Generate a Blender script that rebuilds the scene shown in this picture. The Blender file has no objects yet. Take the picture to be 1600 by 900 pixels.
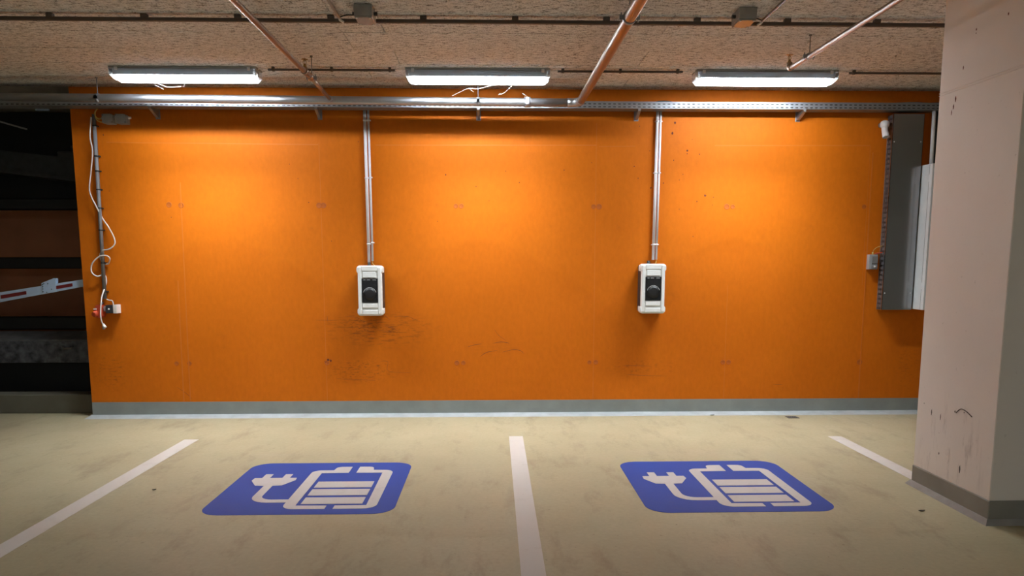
import bpy, bmesh, math, random
from mathutils import Vector, Matrix
random.seed(7)
SC = bpy.context.scene
COL = SC.collection

# ------------------------------------------------------------------ camera
cam_data = bpy.data.cameras.new('camera')
cam_data.sensor_fit = 'HORIZONTAL'; cam_data.sensor_width = 36.0
cam_data.lens = 1127.1 / 1600 * 36
cam_data.shift_y = (554.3 - 450) / 1600
cam_data.clip_end = 100
cam = bpy.data.objects.new('camera', cam_data); COL.objects.link(cam)
_p, _y, _r = 0.1255, 0.02509, 0.000713
_f = Vector((math.sin(_y) * math.cos(_p), math.cos(_y) * math.cos(_p), -math.sin(_p)))
_rt = Vector((math.cos(_y), -math.sin(_y), 0)); _dn = _f.cross(_rt)
_rt = math.cos(_r) * _rt + math.sin(_r) * _dn; _dn = _f.cross(_rt)
_m = Matrix((_rt, -_dn, -_f)).transposed().to_4x4()
_m.translation = Vector((0, -6.653, 1.4))
cam.matrix_world = _m
SC.camera = cam

# ------------------------------------------------------------------ world, exposure
W = bpy.data.worlds.new('world'); SC.world = W; W.use_nodes = True
W.node_tree.nodes['Background'].inputs[0].default_value = (0.02, 0.02, 0.022, 1)
W.node_tree.nodes['Background'].inputs[1].default_value = 0.2
SC.view_settings.view_transform = 'Standard'; SC.view_settings.look = 'None'
SC.view_settings.exposure = 0.0; SC.view_settings.gamma = 1.0
SC.view_settings.use_curve_mapping = False
SC.cycles.max_bounces = 10; SC.cycles.diffuse_bounces = 5; SC.cycles.glossy_bounces = 4
SC.cycles.transparent_max_bounces = 12
SC.cycles.sample_clamp_indirect = 8.0
SC.cycles.caustics_reflective = False; SC.cycles.caustics_refractive = False
TUBE = 205.0            # radiance of the fluorescent tubes
TUBE_COL = (0.90, 0.965, 1.0)
DOWN_W = 24.5          # watts of the area light added under each fixture to lift the floor

# ------------------------------------------------------------------ materials
def new_mat(name):
    m = bpy.data.materials.new(name); m.use_nodes = True
    nt = m.node_tree
    return m, nt, nt.nodes['Principled BSDF']
def N(nt, typ, **kw):
    n = nt.nodes.new(typ)
    for k, v in kw.items():
        if k in n.inputs.keys() if hasattr(n.inputs, 'keys') else False: n.inputs[k].default_value = v
        else: setattr(n, k, v)
    return n
def ramp(nt, src, stops):
    r = nt.nodes.new('ShaderNodeValToRGB'); e = r.color_ramp.elements
    while len(e) < len(stops): e.new(0.5)
    for q, (p, c) in zip(e, stops): q.position = p; q.color = (*c, 1) if len(c) == 3 else c
    nt.links.new(src, r.inputs[0]); return r.outputs[0]
def noise(nt, vec, scale, detail=4, rough=.55, stretch=None):
    if stretch:
        mp = nt.nodes.new('ShaderNodeMapping'); mp.inputs['Scale'].default_value = stretch
        nt.links.new(vec, mp.inputs[0]); vec = mp.outputs[0]
    n = nt.nodes.new('ShaderNodeTexNoise'); n.inputs['Scale'].default_value = scale
    n.inputs['Detail'].default_value = detail; n.inputs['Roughness'].default_value = rough
    nt.links.new(vec, n.inputs['Vector']); return n.outputs['Fac']
def mixc(nt, fac, a, b):
    m = nt.nodes.new('ShaderNodeMix'); m.data_type = 'RGBA'
    if isinstance(fac, (int, float)): m.inputs[0].default_value = fac
    else: nt.links.new(fac, m.inputs[0])
    for i, v in ((6, a), (7, b)):
        if isinstance(v, tuple): m.inputs[i].default_value = (*v, 1)
        else: nt.links.new(v, m.inputs[i])
    return m.outputs[2]
def math_n(nt, op, a, b=None, clamp=False):
    m = nt.nodes.new('ShaderNodeMath'); m.operation = op; m.use_clamp = clamp
    for i, v in enumerate((a, b)):
        if v is None: continue
        if isinstance(v, (int, float)): m.inputs[i].default_value = v
        else: nt.links.new(v, m.inputs[i])
    return m.outputs[0]
def bump(nt, bsdf, h, strength, dist=.01):
    b = nt.nodes.new('ShaderNodeBump'); b.inputs['Strength'].default_value = strength
    b.inputs['Distance'].default_value = dist
    nt.links.new(h, b.inputs['Height']); nt.links.new(b.outputs[0], bsdf.inputs['Normal'])
def coords(nt, kind='Object'):
    return nt.nodes.new('ShaderNodeTexCoord').outputs[kind]
def spot(nt, vec, c, rad):
    """soft 0..1 mask of an ellipsoid of radii rad about c, in object space"""
    mp = nt.nodes.new('ShaderNodeMapping'); mp.vector_type = 'POINT'
    mp.inputs['Location'].default_value = tuple(-a / b for a, b in zip(c, rad))
    mp.inputs['Scale'].default_value = tuple(1 / b for b in rad)
    nt.links.new(vec, mp.inputs[0])
    l = nt.nodes.new('ShaderNodeVectorMath'); l.operation = 'LENGTH'; nt.links.new(mp.outputs[0], l.inputs[0])
    return ramp(nt, l.outputs['Value'], [(0.35, (1, 1, 1)), (1.0, (0, 0, 0))])

MATS = {}
def simple(name, col, rough=.6, metal=0., var=.12, scale=14., bmp=0.0, coat=0.):
    m, nt, b = new_mat(name)
    v = coords(nt)
    n = noise(nt, v, scale, 5)
    lo = tuple(max(0, c * (1 - var)) for c in col); hi = tuple(min(1, c * (1 + var)) for c in col)
    nt.links.new(ramp(nt, n, [(.3, lo), (.7, hi)]), b.inputs['Base Color'])
    b.inputs['Roughness'].default_value = rough; b.inputs['Metallic'].default_value = metal
    b.inputs['Coat Weight'].default_value = coat
    if bmp: bump(nt, b, noise(nt, v, scale * 6, 3), bmp, .004)
    MATS[name] = m; return m

def wall_material():
    m, nt, b = new_mat('orange_paint'); v = coords(nt)
    base = ramp(nt, noise(nt, v, 1.3, 5), [(.3, (.60, .142, .004)), (.7, (.66, .160, .006))])
    fine = ramp(nt, noise(nt, v, 30, 4, .6, (1, 1, .5)), [(.3, (.94, .94, .94)), (.7, (1.04, 1.04, 1.04))])
    mul = nt.nodes.new('ShaderNodeMix'); mul.data_type = 'RGBA'; mul.blend_type = 'MULTIPLY'; mul.inputs[0].default_value = 1
    nt.links.new(base, mul.inputs[6]); nt.links.new(fine, mul.inputs[7])
    col = mul.outputs[2]
    streak = ramp(nt, noise(nt, v, 9, 6, .7, (1, 1, 5.5)), [(.50, (0, 0, 0)), (.66, (1, 1, 1))])
    streak2 = ramp(nt, noise(nt, v, 22, 5, .7, (1, 1, 3)), [(.52, (0, 0, 0)), (.66, (1, 1, 1))])
    for c, rad, amt, s in (((-1.05, 0, .80), (.60, .5, .20), .75, streak), ((-1.22, 0, .84), (.25, .5, .14), .8, streak2),
                           ((-1.22, 0, .42), (.42, .5, .14), .7, streak2), ((-3.52, 0, .42), (.22, .5, .22), .5, streak2),
                           ((1.40, 0, .43), (.42, .5, .12), .35, streak2), ((.05, 0, .62), (.4, .5, .12), .12, streak),
                           ((3.9, 0, .45), (.15, .5, .3), .3, streak2)):
        f = math_n(nt, 'MULTIPLY', math_n(nt, 'MULTIPLY', spot(nt, v, c, rad), s), amt)
        col = mixc(nt, f, col, (.10, .035, .012))
    grime = ramp(nt, noise(nt, v, 5, 6, .75), [(.60, (0, 0, 0)), (.80, (.35, .35, .35))])
    col = mixc(nt, grime, col, (.34, .08, .012))
    nt.links.new(col, b.inputs['Base Color'])
    b.inputs['Roughness'].default_value = .58; b.inputs['Specular IOR Level'].default_value = .16
    bump(nt, b, noise(nt, v, 45, 4, .6), .12, .006)
    return m
def floor_material():
    m, nt, b = new_mat('beige_floor_coating'); v = coords(nt)
    base = ramp(nt, noise(nt, v, .9, 6, .6), [(.25, (.365, .322, .20)), (.75, (.425, .378, .24))])
    fine = ramp(nt, noise(nt, v, 40, 4, .6), [(.3, (.93, .93, .93)), (.7, (1.04, 1.04, 1.04))])
    mul = nt.nodes.new('ShaderNodeMix'); mul.data_type = 'RGBA'; mul.blend_type = 'MULTIPLY'; mul.inputs[0].default_value = 1
    nt.links.new(base, mul.inputs[6]); nt.links.new(fine, mul.inputs[7]); col = mul.outputs[2]
    tyre = ramp(nt, noise(nt, v, 2.6, 7, .72, (1.6, .6, 1)), [(.52, (0, 0, 0)), (.72, (.60, .60, .60))])
    col = mixc(nt, tyre, col, (.21, .155, .095))
    speck = ramp(nt, noise(nt, v, 34, 2, .5), [(.72, (0, 0, 0)), (.76, (.8, .8, .8))])
    col = mixc(nt, speck, col, (.20, .16, .10))
    nt.links.new(col, b.inputs['Base Color'])
    nt.links.new(ramp(nt, noise(nt, v, 3, 5), [(.3, (.42, .42, .42)), (.7, (.58, .58, .58))]), b.inputs['Roughness'])
    b.inputs['Specular IOR Level'].default_value = .35
    bump(nt, b, noise(nt, v, 16, 6, .65), .10, .006)
    return m
def woodwool_material():
    m, nt, b = new_mat('wood_wool_board'); v = coords(nt)
    oi = nt.nodes.new('ShaderNodeObjectInfo')
    add = nt.nodes.new('ShaderNodeVectorMath'); add.operation = 'ADD'
    nt.links.new(v, add.inputs[0]); nt.links.new(oi.outputs['Location'], add.inputs[1]); v = add.outputs[0]
    fib = noise(nt, v, 34, 5, .72, (.5, 1.5, 1))
    fib2 = noise(nt, v, 80, 3, .6, (1.3, .7, 1))
    mixf = math_n(nt, 'ADD', math_n(nt, 'MULTIPLY', fib, .65), math_n(nt, 'MULTIPLY', fib2, .35))
    col = ramp(nt, mixf, [(.38, (.10, .095, .09)), (.435, (.46, .465, .47)), (.50, (.78, .79, .80)), (.59, (.92, .93, .94))])
    tint = ramp(nt, noise(nt, v, .8, 4), [(.3, (.9, .88, .86)), (.7, (1, 1, 1))])
    mul = nt.nodes.new('ShaderNodeMix'); mul.data_type = 'RGBA'; mul.blend_type = 'MULTIPLY'; mul.inputs[0].default_value = 1
    nt.links.new(col, mul.inputs[6]); nt.links.new(tint, mul.inputs[7])
    nt.links.new(mul.outputs[2], b.inputs['Base Color'])
    b.inputs['Roughness'].default_value = .95; b.inputs['Specular IOR Level'].default_value = .1
    bump(nt, b, mixf, .5, .02)
    return m
def pillar_material():
    m, nt, b = new_mat('pale_painted_concrete'); v = coords(nt)
    base = ramp(nt, noise(nt, v, 1.5, 5), [(.3, (.77, .71, .665)), (.7, (.83, .77, .725))])
    st = ramp(nt, noise(nt, v, 11, 6, .7, (1, 1.6, .35)), [(.54, (0, 0, 0)), (.72, (1, 1, 1))])
    f = math_n(nt, 'MULTIPLY', math_n(nt, 'MULTIPLY', spot(nt, v, (0, .36, .33), (.4, .40, .34)), st), .55)
    col = mixc(nt, f, base, (.22, .17, .15))
    sm = ramp(nt, noise(nt, v, 26, 4, .7), [(.66, (0, 0, 0)), (.72, (.35, .35, .35))])
    col = mixc(nt, sm, col, (.30, .25, .22))
    nt.links.new(col, b.inputs['Base Color']); b.inputs['Roughness'].default_value = .65
    bump(nt, b, noise(nt, v, 40, 4), .1, .005)
    return m
def marking(name, col, dirt):
    m, nt, b = new_mat(name); v = coords(nt)
    d = ramp(nt, noise(nt, v, 7, 6, .7), [(.55, (0, 0, 0)), (.8, (.45, .45, .45))])
    d2 = ramp(nt, noise(nt, v, 48, 3, .6), [(.68, (0, 0, 0)), (.75, (.4, .4, .4))])
    c = mixc(nt, d, col, dirt); c = mixc(nt, d2, c, dirt)
    nt.links.new(c, b.inputs['Base Color']); b.inputs['Roughness'].default_value = .6; b.inputs['Specular IOR Level'].default_value = .25
    bump(nt, b, noise(nt, v, 40, 4), .08, .004); MATS[name] = m; return m
def galv(name, col, rough, metal=.9):
    m, nt, b = new_mat(name); v = coords(nt)
    nt.links.new(ramp(nt, noise(nt, v, 18, 5, .6), [(.3, tuple(c * .95 for c in col)), (.7, tuple(min(1, c * 1.04) for c in col))]), b.inputs['Base Color'])
    nt.links.new(ramp(nt, noise(nt, v, 9, 4), [(.3, (rough * .92,) * 3), (.7, (rough * 1.08,) * 3)]), b.inputs['Roughness'])
    b.inputs['Metallic'].default_value = metal; MATS[name] = m; return m
def emit(name, col, s):
    m, nt, b = new_mat(name)
    b.inputs['Base Color'].default_value = (.9, .9, .9, 1)
    b.inputs['Emission Color'].default_value = (*col, 1)
    # emission weighted to the underside, an added bias that favours floor over upper wall
    g = nt.nodes.new('ShaderNodeNewGeometry'); sx = nt.nodes.new('ShaderNodeSeparateXYZ'); nt.links.new(g.outputs['Normal'], sx.inputs[0])
    dn = math_n(nt, 'ADD', math_n(nt, 'MULTIPLY', sx.outputs[2], -1.2), .25, True)
    nt.links.new(math_n(nt, 'MULTIPLY', math_n(nt, 'ADD', math_n(nt, 'MULTIPLY', dn, .92), .08), s), b.inputs['Emission Strength'])
    MATS[name] = m; return m
def clear(name):
    m, nt, b = new_mat(name); nt.nodes.remove(b)
    t = nt.nodes.new('ShaderNodeBsdfTransparent'); t.inputs[0].default_value = (.93, .95, .97, 1)
    g = nt.nodes.new('ShaderNodeBsdfGlossy'); g.inputs[0].default_value = (.9, .93, .97, 1); g.inputs['Roughness'].default_value = .22
    d = nt.nodes.new('ShaderNodeBsdfDiffuse'); d.inputs[0].default_value = (.8, .85, .9, 1)
    lw = nt.nodes.new('ShaderNodeFresnel'); lw.inputs[0].default_value = 1.45
    a = nt.nodes.new('ShaderNodeMixShader'); a.inputs[0].default_value = .025
    nt.links.new(t.outputs[0], a.inputs[1]); nt.links.new(d.outputs[0], a.inputs[2])
    a2 = nt.nodes.new('ShaderNodeMixShader'); nt.links.new(lw.outputs[0], a2.inputs[0])
    nt.links.new(a.outputs[0], a2.inputs[1]); nt.links.new(g.outputs[0], a2.inputs[2])
    nt.links.new(a2.outputs[0], nt.nodes['Material Output'].inputs[0]); MATS[name] = m; return m

def diffuser(name):
    m, nt, b = new_mat(name); nt.nodes.remove(b)
    t = nt.nodes.new('ShaderNodeBsdfTransparent'); t.inputs[0].default_value = (.97, .98, 1, 1)
    d = nt.nodes.new('ShaderNodeBsdfTranslucent'); d.inputs[0].default_value = (.9, .95, 1, 1)
    a = nt.nodes.new('ShaderNodeMixShader'); a.inputs[0].default_value = .35
    nt.links.new(t.outputs[0], a.inputs[1]); nt.links.new(d.outputs[0], a.inputs[2])
    nt.links.new(a.outputs[0], nt.nodes['Material Output'].inputs[0]); MATS[name] = m; return m
diffuser('diffuser')
def opal(name):
    m, nt, b = new_mat(name); nt.nodes.remove(b)
    t = nt.nodes.new('ShaderNodeBsdfDiffuse'); t.inputs[0].default_value = (.6, .62, .64, 1)
    d = nt.nodes.new('ShaderNodeBsdfTranslucent'); d.inputs[0].default_value = (.9, .95, 1, 1)
    a = nt.nodes.new('ShaderNodeMixShader'); a.inputs[0].default_value = .09
    nt.links.new(t.outputs[0], a.inputs[1]); nt.links.new(d.outputs[0], a.inputs[2])
    nt.links.new(a.outputs[0], nt.nodes['Material Output'].inputs[0]); MATS[name] = m; return m
opal('opal')
MATS['wall'] = wall_material(); MATS['floor'] = floor_material()
MATS['wool'] = woodwool_material(); MATS['pillar'] = pillar_material()
simple('chip', (.16, .03, .012), .8); simple('scuff', (.20, .045, .01), .7)
simple('ridge', (.62, .149, .005), .6, var=.05)
simple('skirt', (.26, .28, .265), .6, var=.1, scale=6, bmp=.05)
simple('cove', (.40, .435, .45), .5, var=.14, scale=9, bmp=.06)
simple('pillar_base', (.235, .225, .20), .6, var=.1, scale=5)
simple('pillar_cove', (.24, .235, .225), .6, var=.12)
simple('concrete', (.30, .275, .25), .85, scale=5, bmp=.1)
simple('side_paint', (.42, .40, .36), .8, scale=3)
simple('curb', (.12, .112, .08), .8, scale=5)
simple('black_steel', (.006, .006, .007), .6)
simple('dark_steel', (.03, .033, .037), .55, var=.3)
simple('dark_orange', (.42, .17, .085), .8, scale=3)
galv('galvanised', (.38, .39, .41), .46); simple('duct_metal', (.36, .37, .385), .20, .9, .03, 3)
galv('tray_metal', (.34, .355, .38), .5, .8); galv('dark_metal', (.20, .19, .18), .5, .7)
galv('galv_wall_tint', (.29, .225, .18), .40); galv('brass', (.42, .30, .13), .4)  # warm tint puts the orange wall's reflection into the galvanised pipe colour
simple('grey_plastic', (.33, .33, .33), .45); simple('box_plastic', (.30, .30, .30), .22); simple('dark_plastic', (.035, .036, .04), .4)
simple('white_plastic', (.89, .90, .89), .38, var=.03); simple('label_white', (.90, .92, .92), .35, var=.02)
simple('face_black', (.010, .011, .014), .22); simple('socket_black', (.008, .008, .009), .45)
simple('ring_grey', (.12, .12, .13), .35)
simple('conduit_pale', (.84, .83, .85), .42, var=.05); simple('conduit_grey', (.22, .22, .23), .45)
simple('cable_white', (.78, .74, .70), .5); simple('cable_black', (.012, .012, .013), .5); simple('cable_blue', (.03, .04, .12), .5)
simple('cable_yellow', (.6, .42, .12), .5)
simple('red_plastic', (.55, .07, .025), .45); simple('cabinet_white', (.74, .78, .80), .4, var=.04)
simple('brown_channel', (.085, .062, .05), .6)
simple('board_white', (.46, .60, .80), .5, var=.05); simple('stripe_red', (.16, .012, .014), .5)
simple('leaf', (.02, .015, .01), .8); simple('web', (.75, .75, .72), .8)
marking('line_white', (.57, .53, .49), (.36, .30, .24)); marking('sign_blue', (.017, .056, .31), (.05, .07, .21))
emit('tube', TUBE_COL, TUBE); clear('clear_cover')
simple('gear_tray', (.60, .62, .64), .45, var=.04)

# ------------------------------------------------------------------ mesh helpers
def B(): return bmesh.new()
def box(bm, x0, x1, y0, y1, z0, z1, bev=0., seg=2):
    r = bmesh.ops.create_cube(bm, size=1)
    vs = r['verts']
    for v in vs:
        v.co = Vector(((x0 + x1) / 2 + v.co.x * (x1 - x0), (y0 + y1) / 2 + v.co.y * (y1 - y0), (z0 + z1) / 2 + v.co.z * (z1 - z0)))
    if bev:
        es = list({e for v in vs for e in v.link_edges})
        bmesh.ops.bevel(bm, geom=es, offset=bev, segments=seg, affect='EDGES', profile=.6)
    return bm
def prism(bm, pts, axis, a, b):
    """closed polygon pts extruded along axis from a to b. axis x: pts (y,z); y: (x,z); z: (x,y)"""
    def co(p, t): return {'x': (t, p[0], p[1]), 'y': (p[0], t, p[1]), 'z': (p[0], p[1], t)}[axis]
    va = [bm.verts.new(co(p, a)) for p in pts]; vb = [bm.verts.new(co(p, b)) for p in pts]
    n = len(pts)
    fs = [bm.faces.new(va), bm.faces.new(vb[::-1])]
    for i in range(n): fs.append(bm.faces.new((va[i], vb[i], vb[(i + 1) % n], va[(i + 1) % n])))
    bmesh.ops.recalc_face_normals(bm, faces=fs)
    return bm
def sweep(bm, pts, r, seg=10, cap=True):
    pts = [Vector(p) for p in pts]; n = len(pts)
    rr = r if isinstance(r, (list, tuple)) else [r] * n
    tang = [((pts[min(i + 1, n - 1)] - pts[max(i - 1, 0)]).normalized()) for i in range(n)]
    up = Vector((0, 0, 1)) if abs(tang[0].z) < .9 else Vector((1, 0, 0))
    nrm = (up - tang[0] * up.dot(tang[0])).normalized(); rings = []
    for i in range(n):
        nrm = (nrm - tang[i] * nrm.dot(tang[i])).normalized(); bi = tang[i].cross(nrm)
        rings.append([bm.verts.new(pts[i] + rr[i] * (math.cos(2 * math.pi * k / seg) * nrm + math.sin(2 * math.pi * k / seg) * bi)) for k in range(seg)])
    fs = []
    for a, b in zip(rings, rings[1:]):
        for k in range(seg): fs.append(bm.faces.new((a[k], a[(k + 1) % seg], b[(k + 1) % seg], b[k])))
    for f in fs: f.smooth = True
    if cap: fs += [bm.faces.new(rings[0][::-1]), bm.faces.new(rings[-1])]
    bmesh.ops.recalc_face_normals(bm, faces=fs)
    return bm
def spline(pts, k=6):
    P = [Vector(p) for p in pts]; out = []
    for i in range(len(P) - 1):
        a, b, c, d = P[max(i - 1, 0)], P[i], P[i + 1], P[min(i + 2, len(P) - 1)]
        for j in range(k):
            t = j / k
            out.append(.5 * ((2 * b) + (c - a) * t + (2 * a - 5 * b + 4 * c - d) * t * t + (3 * b - a - 3 * c + d) * t ** 3))
    return out + [P[-1]]
def rrect(x0, x1, z0, z1, r, n=6):
    out = []
    for cx, cz, a0 in ((x1 - r, z1 - r, 0), (x0 + r, z1 - r, 90), (x0 + r, z0 + r, 180), (x1 - r, z0 + r, 270)):
        for i in range(n + 1):
            a = math.radians(a0 + 90 * i / n); out.append((cx + r * math.cos(a), cz + r * math.sin(a)))
    return out
def link(name, bm, mat, parent=None, loc=None):
    me = bpy.data.meshes.new(name); bm.to_mesh(me); bm.free()
    me.materials.append(MATS[mat] if isinstance(mat, str) else mat)
    o = bpy.data.objects.new(name, me); COL.objects.link(o)
    if parent: o.parent = parent
    if loc: o.location = loc
    return o
def tag(o, label, cat, group=None):
    o['label'] = label; o['category'] = cat
    if group: o['group'] = group
    return o
def thing(name, loc, label, cat, group=None, rz=0.):
    o = bpy.data.objects.new(name, None); COL.objects.link(o); o.location = loc; o.rotation_euler = (0, 0, rz)
    o.empty_display_size = .05
    return tag(o, label, cat, group)
def struct(name, bm, mat, label=None):
    o = link(name, bm, mat); o['kind'] = 'structure'
    if label: o['label'] = label
    return o
def copy_tree(o, parent=None):
    c = o.copy(); COL.objects.link(c); c.parent = parent
    for ch in [x for x in bpy.data.objects if x.parent == o]: copy_tree(ch, c)
    return c
def instance(name, mesh, parent, loc):
    o = bpy.data.objects.new(name, mesh); COL.objects.link(o); o.parent = parent; o.location = loc
    return o

# ------------------------------------------------------------------ setting
H = 2.94
fl = B(); box(fl, -8, 8, -13, 0.30, -.2, 0); struct('floor', fl, 'floor')
wb = struct('wall_back', box(B(), -3.715, 6.5, 0, 1.3, 0, 3.0), 'wall')
struct('wall_recess', box(B(), -8, -3.6, 1.3, 1.45, -1.6, 3.0), 'dark_orange')
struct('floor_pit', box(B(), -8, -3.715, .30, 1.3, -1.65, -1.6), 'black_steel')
struct('wall_left', box(B(), -8.15, -8, -13, 1.45, -1.6, 3.0), 'side_paint')
struct('wall_right', box(B(), 8, 8.15, -13, 1.45, 0, 3.0), 'side_paint')
struct('wall_front', box(B(), -8.15, 8.15, -13.15, -13, 0, 3.0), 'side_paint')
ceil = struct('ceiling', box(B(), -8.15, 8.15, -13.15, 1.45, 2.975, 3.12), 'concrete')
struct('ceiling_rear', box(B(), -8, 8, -13, -5.08, 2.94, 2.975), 'wool')
# wood-wool boards: 1.87 x 0.39 m, staggered, each its own board
PW, PD = 1.867, .39
pm = B(); box(pm, -PW / 2 + .002, PW / 2 - .002, -PD / 2 + .0015, PD / 2 - .0015, 0, .03, .003, 1)
panel0 = link('panel', pm, 'wool', ceil); pmesh = panel0.data
first = True
for row in range(13):
    off = -.725 if row % 2 == 0 else -1.005
    for k in range(-4, 5):
        x = off + (k + .5) * PW
        if x < -7.1 or x > 7.1: continue
        loc = (x, -.0 - PD / 2 - row * PD, H + random.uniform(-.0015, .0015))
        if first: panel0.location = loc; first = False
        else: instance('panel', pmesh, ceil, loc)
# grey skirting band and pale cove at its foot
bb = B(); box(bb, -3.713, 6.5, -.004, 0, .012, .132); struct('baseboard_back', bb, 'skirt')
tr = B(); prism(tr, [(0, .0), (0, .016), (-.03, .010), (-.08, .004), (-.125, .0005), (-.125, 0)], 'x', -3.728, 6.5); struct('trim_1', tr, 'cove')
# kerb closing the dark recess
kb = B(); box(kb, -8, -3.715, .15, .34, 0, .178, .006, 1); struct('trim_2', kb, 'curb')

# formwork seams (thin raised ridges), tie holes, chips and scuffs belong to the wall
def seam(x0, z0, x1, z1, w, d=.004):
    L = math.hypot(x1 - x0, z1 - z0); ux, uz = (x1 - x0) / L, (z1 - z0) / L; nx, nz = -uz * w / 2, ux * w / 2
    bm = B(); prism(bm, [(x0 + nx, z0 + nz), (x1 + nx, z1 + nz), (x1 - nx, z1 - nz), (x0 - nx, z0 - nz)], 'y', 0, -d * .5)
    link('seam', bm, 'ridge', wb)
seam(-2.815, .135, -2.795, 2.12, .009, .005); seam(-2.875, .135, -2.865, 1.25, .010, .003)
seam(-1.553, .135, -1.553, 2.47, .005, .0015); seam(.928, .135, .928, 2.65, .005, .0015); seam(2.165, .135, 2.165, 1.2, .005, .001)
seam(3.452, .135, 3.452, 2.40, .010, .005); seam(3.425, 1.2, 3.425, 2.46, .004, .002)
seam(-3.42, 2.468, -1.56, 2.455, .008, .0035); seam(-1.05, 2.452, .93, 2.457, .008, .0035); seam(.95, 2.446, 1.28, 2.45, .006, .002); seam(2.0, 2.458, 3.42, 2.462, .007, .003)
hb = B()
ring = [(math.cos(2 * math.pi * k / 20) , math.sin(2 * math.pi * k / 20)) for k in range(20)]
def lathe_y(bm, prof, n=20):
    """prof: (radius, y) profile swept round the y axis"""
    rows = [[bm.verts.new((r * math.cos(2 * math.pi * k / n), y, r * math.sin(2 * math.pi * k / n))) for k in range(n)] for r, y in prof]
    fs = []
    for a, b in zip(rows, rows[1:]):
        for k in range(n): fs.append(bm.faces.new((a[k], a[(k + 1) % n], b[(k + 1) % n], b[k])))
    fs.append(bm.faces.new(rows[-1]))
    for f in fs: f.smooth = True
    bmesh.ops.recalc_face_normals(bm, faces=fs); return bm
lathe_y(hb, [(.025, .0), (.0235, -.0025), (.020, -.0025), (.017, -.0008), (.012, -.0006)])
hole0 = None
for x, z in ((-2.905, 1.926), (-2.798, 1.921), (-1.57, 1.922), (-1.53, 1.922), (-.34, 1.918), (-.29, 1.918), (.91, 1.914), (.96, 1.914), (2.13, 1.915), (2.185, 1.915), (3.40, 1.917),
             (-2.921, .491), (-2.804, .491), (-1.545, .491), (-.345, .486), (-.285, .486), (.89, .487), (.95, .487), (2.145, .482), (2.2, .482), (3.444, .477)):
    if hole0 is None: hole0 = link('tie_hole', hb, simple('hole_paint', (.46, .10, .004), .6, var=.15), wb, (x, 0, z))
    else:
        o = instance('tie_hole', hole0.data, wb, (x, 0, z)); s = random.uniform(.75, 1.05); o.scale = (s, 1, s)
CHIPS = [(1.634, 2.657), (1.613, 2.565), (1.794, 2.511), (1.752, 2.414), (1.864, 2.381), (1.752, 2.385), (1.63, 2.327), (1.718, 2.204), (1.686, 2.153), (1.543, 2.125), (1.928, 2.016), (2.004, 2.0), (1.854, 1.961), (1.998, 1.929), (1.693, 1.892), (1.828, 1.646), (1.41, 2.409), (1.316, 2.624), (0.888, 2.304), (1.274, 2.271), (1.311, 2.168), (1.429, 2.083), (0.639, 2.237), (-0.428, 2.194), (0.111, 2.228), (0.234, 2.127), (-0.156, 2.092), (-0.041, 1.965), (-0.507, 1.781), (-1.203, 2.48), (-1.469, 1.604), (-1.82, 2.283), (-1.749, 2.158), (-1.661, 1.948), (-2.891, 1.817), (-3.424, 2.047), (-3.443, 2.532), (-1.535, .52), (-1.56, .50), (-1.51, .51)]
BIG = {0: 2.0, 1: 2.2, 3: 1.6, 10: 1.8, 21: 1.5, 23: 1.4, 37: 2.2, 38: 1.6, 39: 1.8}
for i, (x, z) in enumerate(CHIPS):
    r = .0055 * BIG.get(i, random.uniform(.6, 1.1)); bm = B(); a0 = random.uniform(0, 6)
    prism(bm, [(x + r * random.uniform(.6, 1.2) * math.cos(a0 + k * math.pi / 4), z + r * random.uniform(.7, 1.5) * math.sin(a0 + k * math.pi / 4)) for k in range(8)], 'y', .001, -.0008)
    link('paint_chip', bm, 'chip', wb)
ARCS = [[(-0.245, 0.634), (-0.181, 0.654), (-0.114, 0.662)], [(-0.005, 0.668), (0.072, 0.681), (0.143, 0.667)], [(-0.129, 0.544), (-0.069, 0.583), (0.03, 0.601)], [(0.079, 0.585), (0.171, 0.607), (0.242, 0.6), (0.277, 0.571)], [(0.002, 0.799), (0.044, 0.742), (0.115, 0.69)], [(-1.452, 0.343), (-1.284, 0.333), (-1.102, 0.325)], [(-1.055, 0.505), (-0.985, 0.498), (-0.98, 0.413), (-0.776, 0.394)], [(-1.017, 0.942), (-0.956, 0.886)], [(-0.92, 0.921), (-0.795, 0.918), (-0.684, 0.871)], [(-1.047, 0.837), (-0.936, 0.816), (-0.881, 0.781)], [(-1.531, 0.93), (-1.526, 0.867)], [(-1.63, 0.888), (-1.435, 0.887)], [(-1.365, 0.922), (-1.254, 0.908), (-1.186, 0.852)], [(-1.076, 0.795), (-0.937, 0.774)],
        [(1.20, .455), (1.32, .452), (1.46, .448)], [(1.24, .37), (1.40, .36), (1.62, .352)], [(2.63, .27), (2.72, .268)], [(-2.93, .27), (-2.86, .22), (-2.80, .165)]]
for i, a in enumerate(ARCS):
    pts = spline([(x, 0, z) for x, z in a], 6); n = len(pts); w = (.006 if i < 4 else .0032)
    L, Rr = [], []
    for k, p in enumerate(pts):
        t = (pts[min(k + 1, n - 1)] - pts[max(k - 1, 0)]).normalized(); q = w * (.25 + .75 * math.sin(math.pi * (k + .5) / n)) * random.uniform(.6, 1)
        L.append((p.x - t.z * q / 2, p.z + t.x * q / 2)); Rr.append((p.x + t.z * q / 2, p.z - t.x * q / 2))
    bm = B(); prism(bm, L + Rr[::-1], 'y', .001, -.0006); link('scuff_mark', bm, 'scuff', wb)

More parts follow.
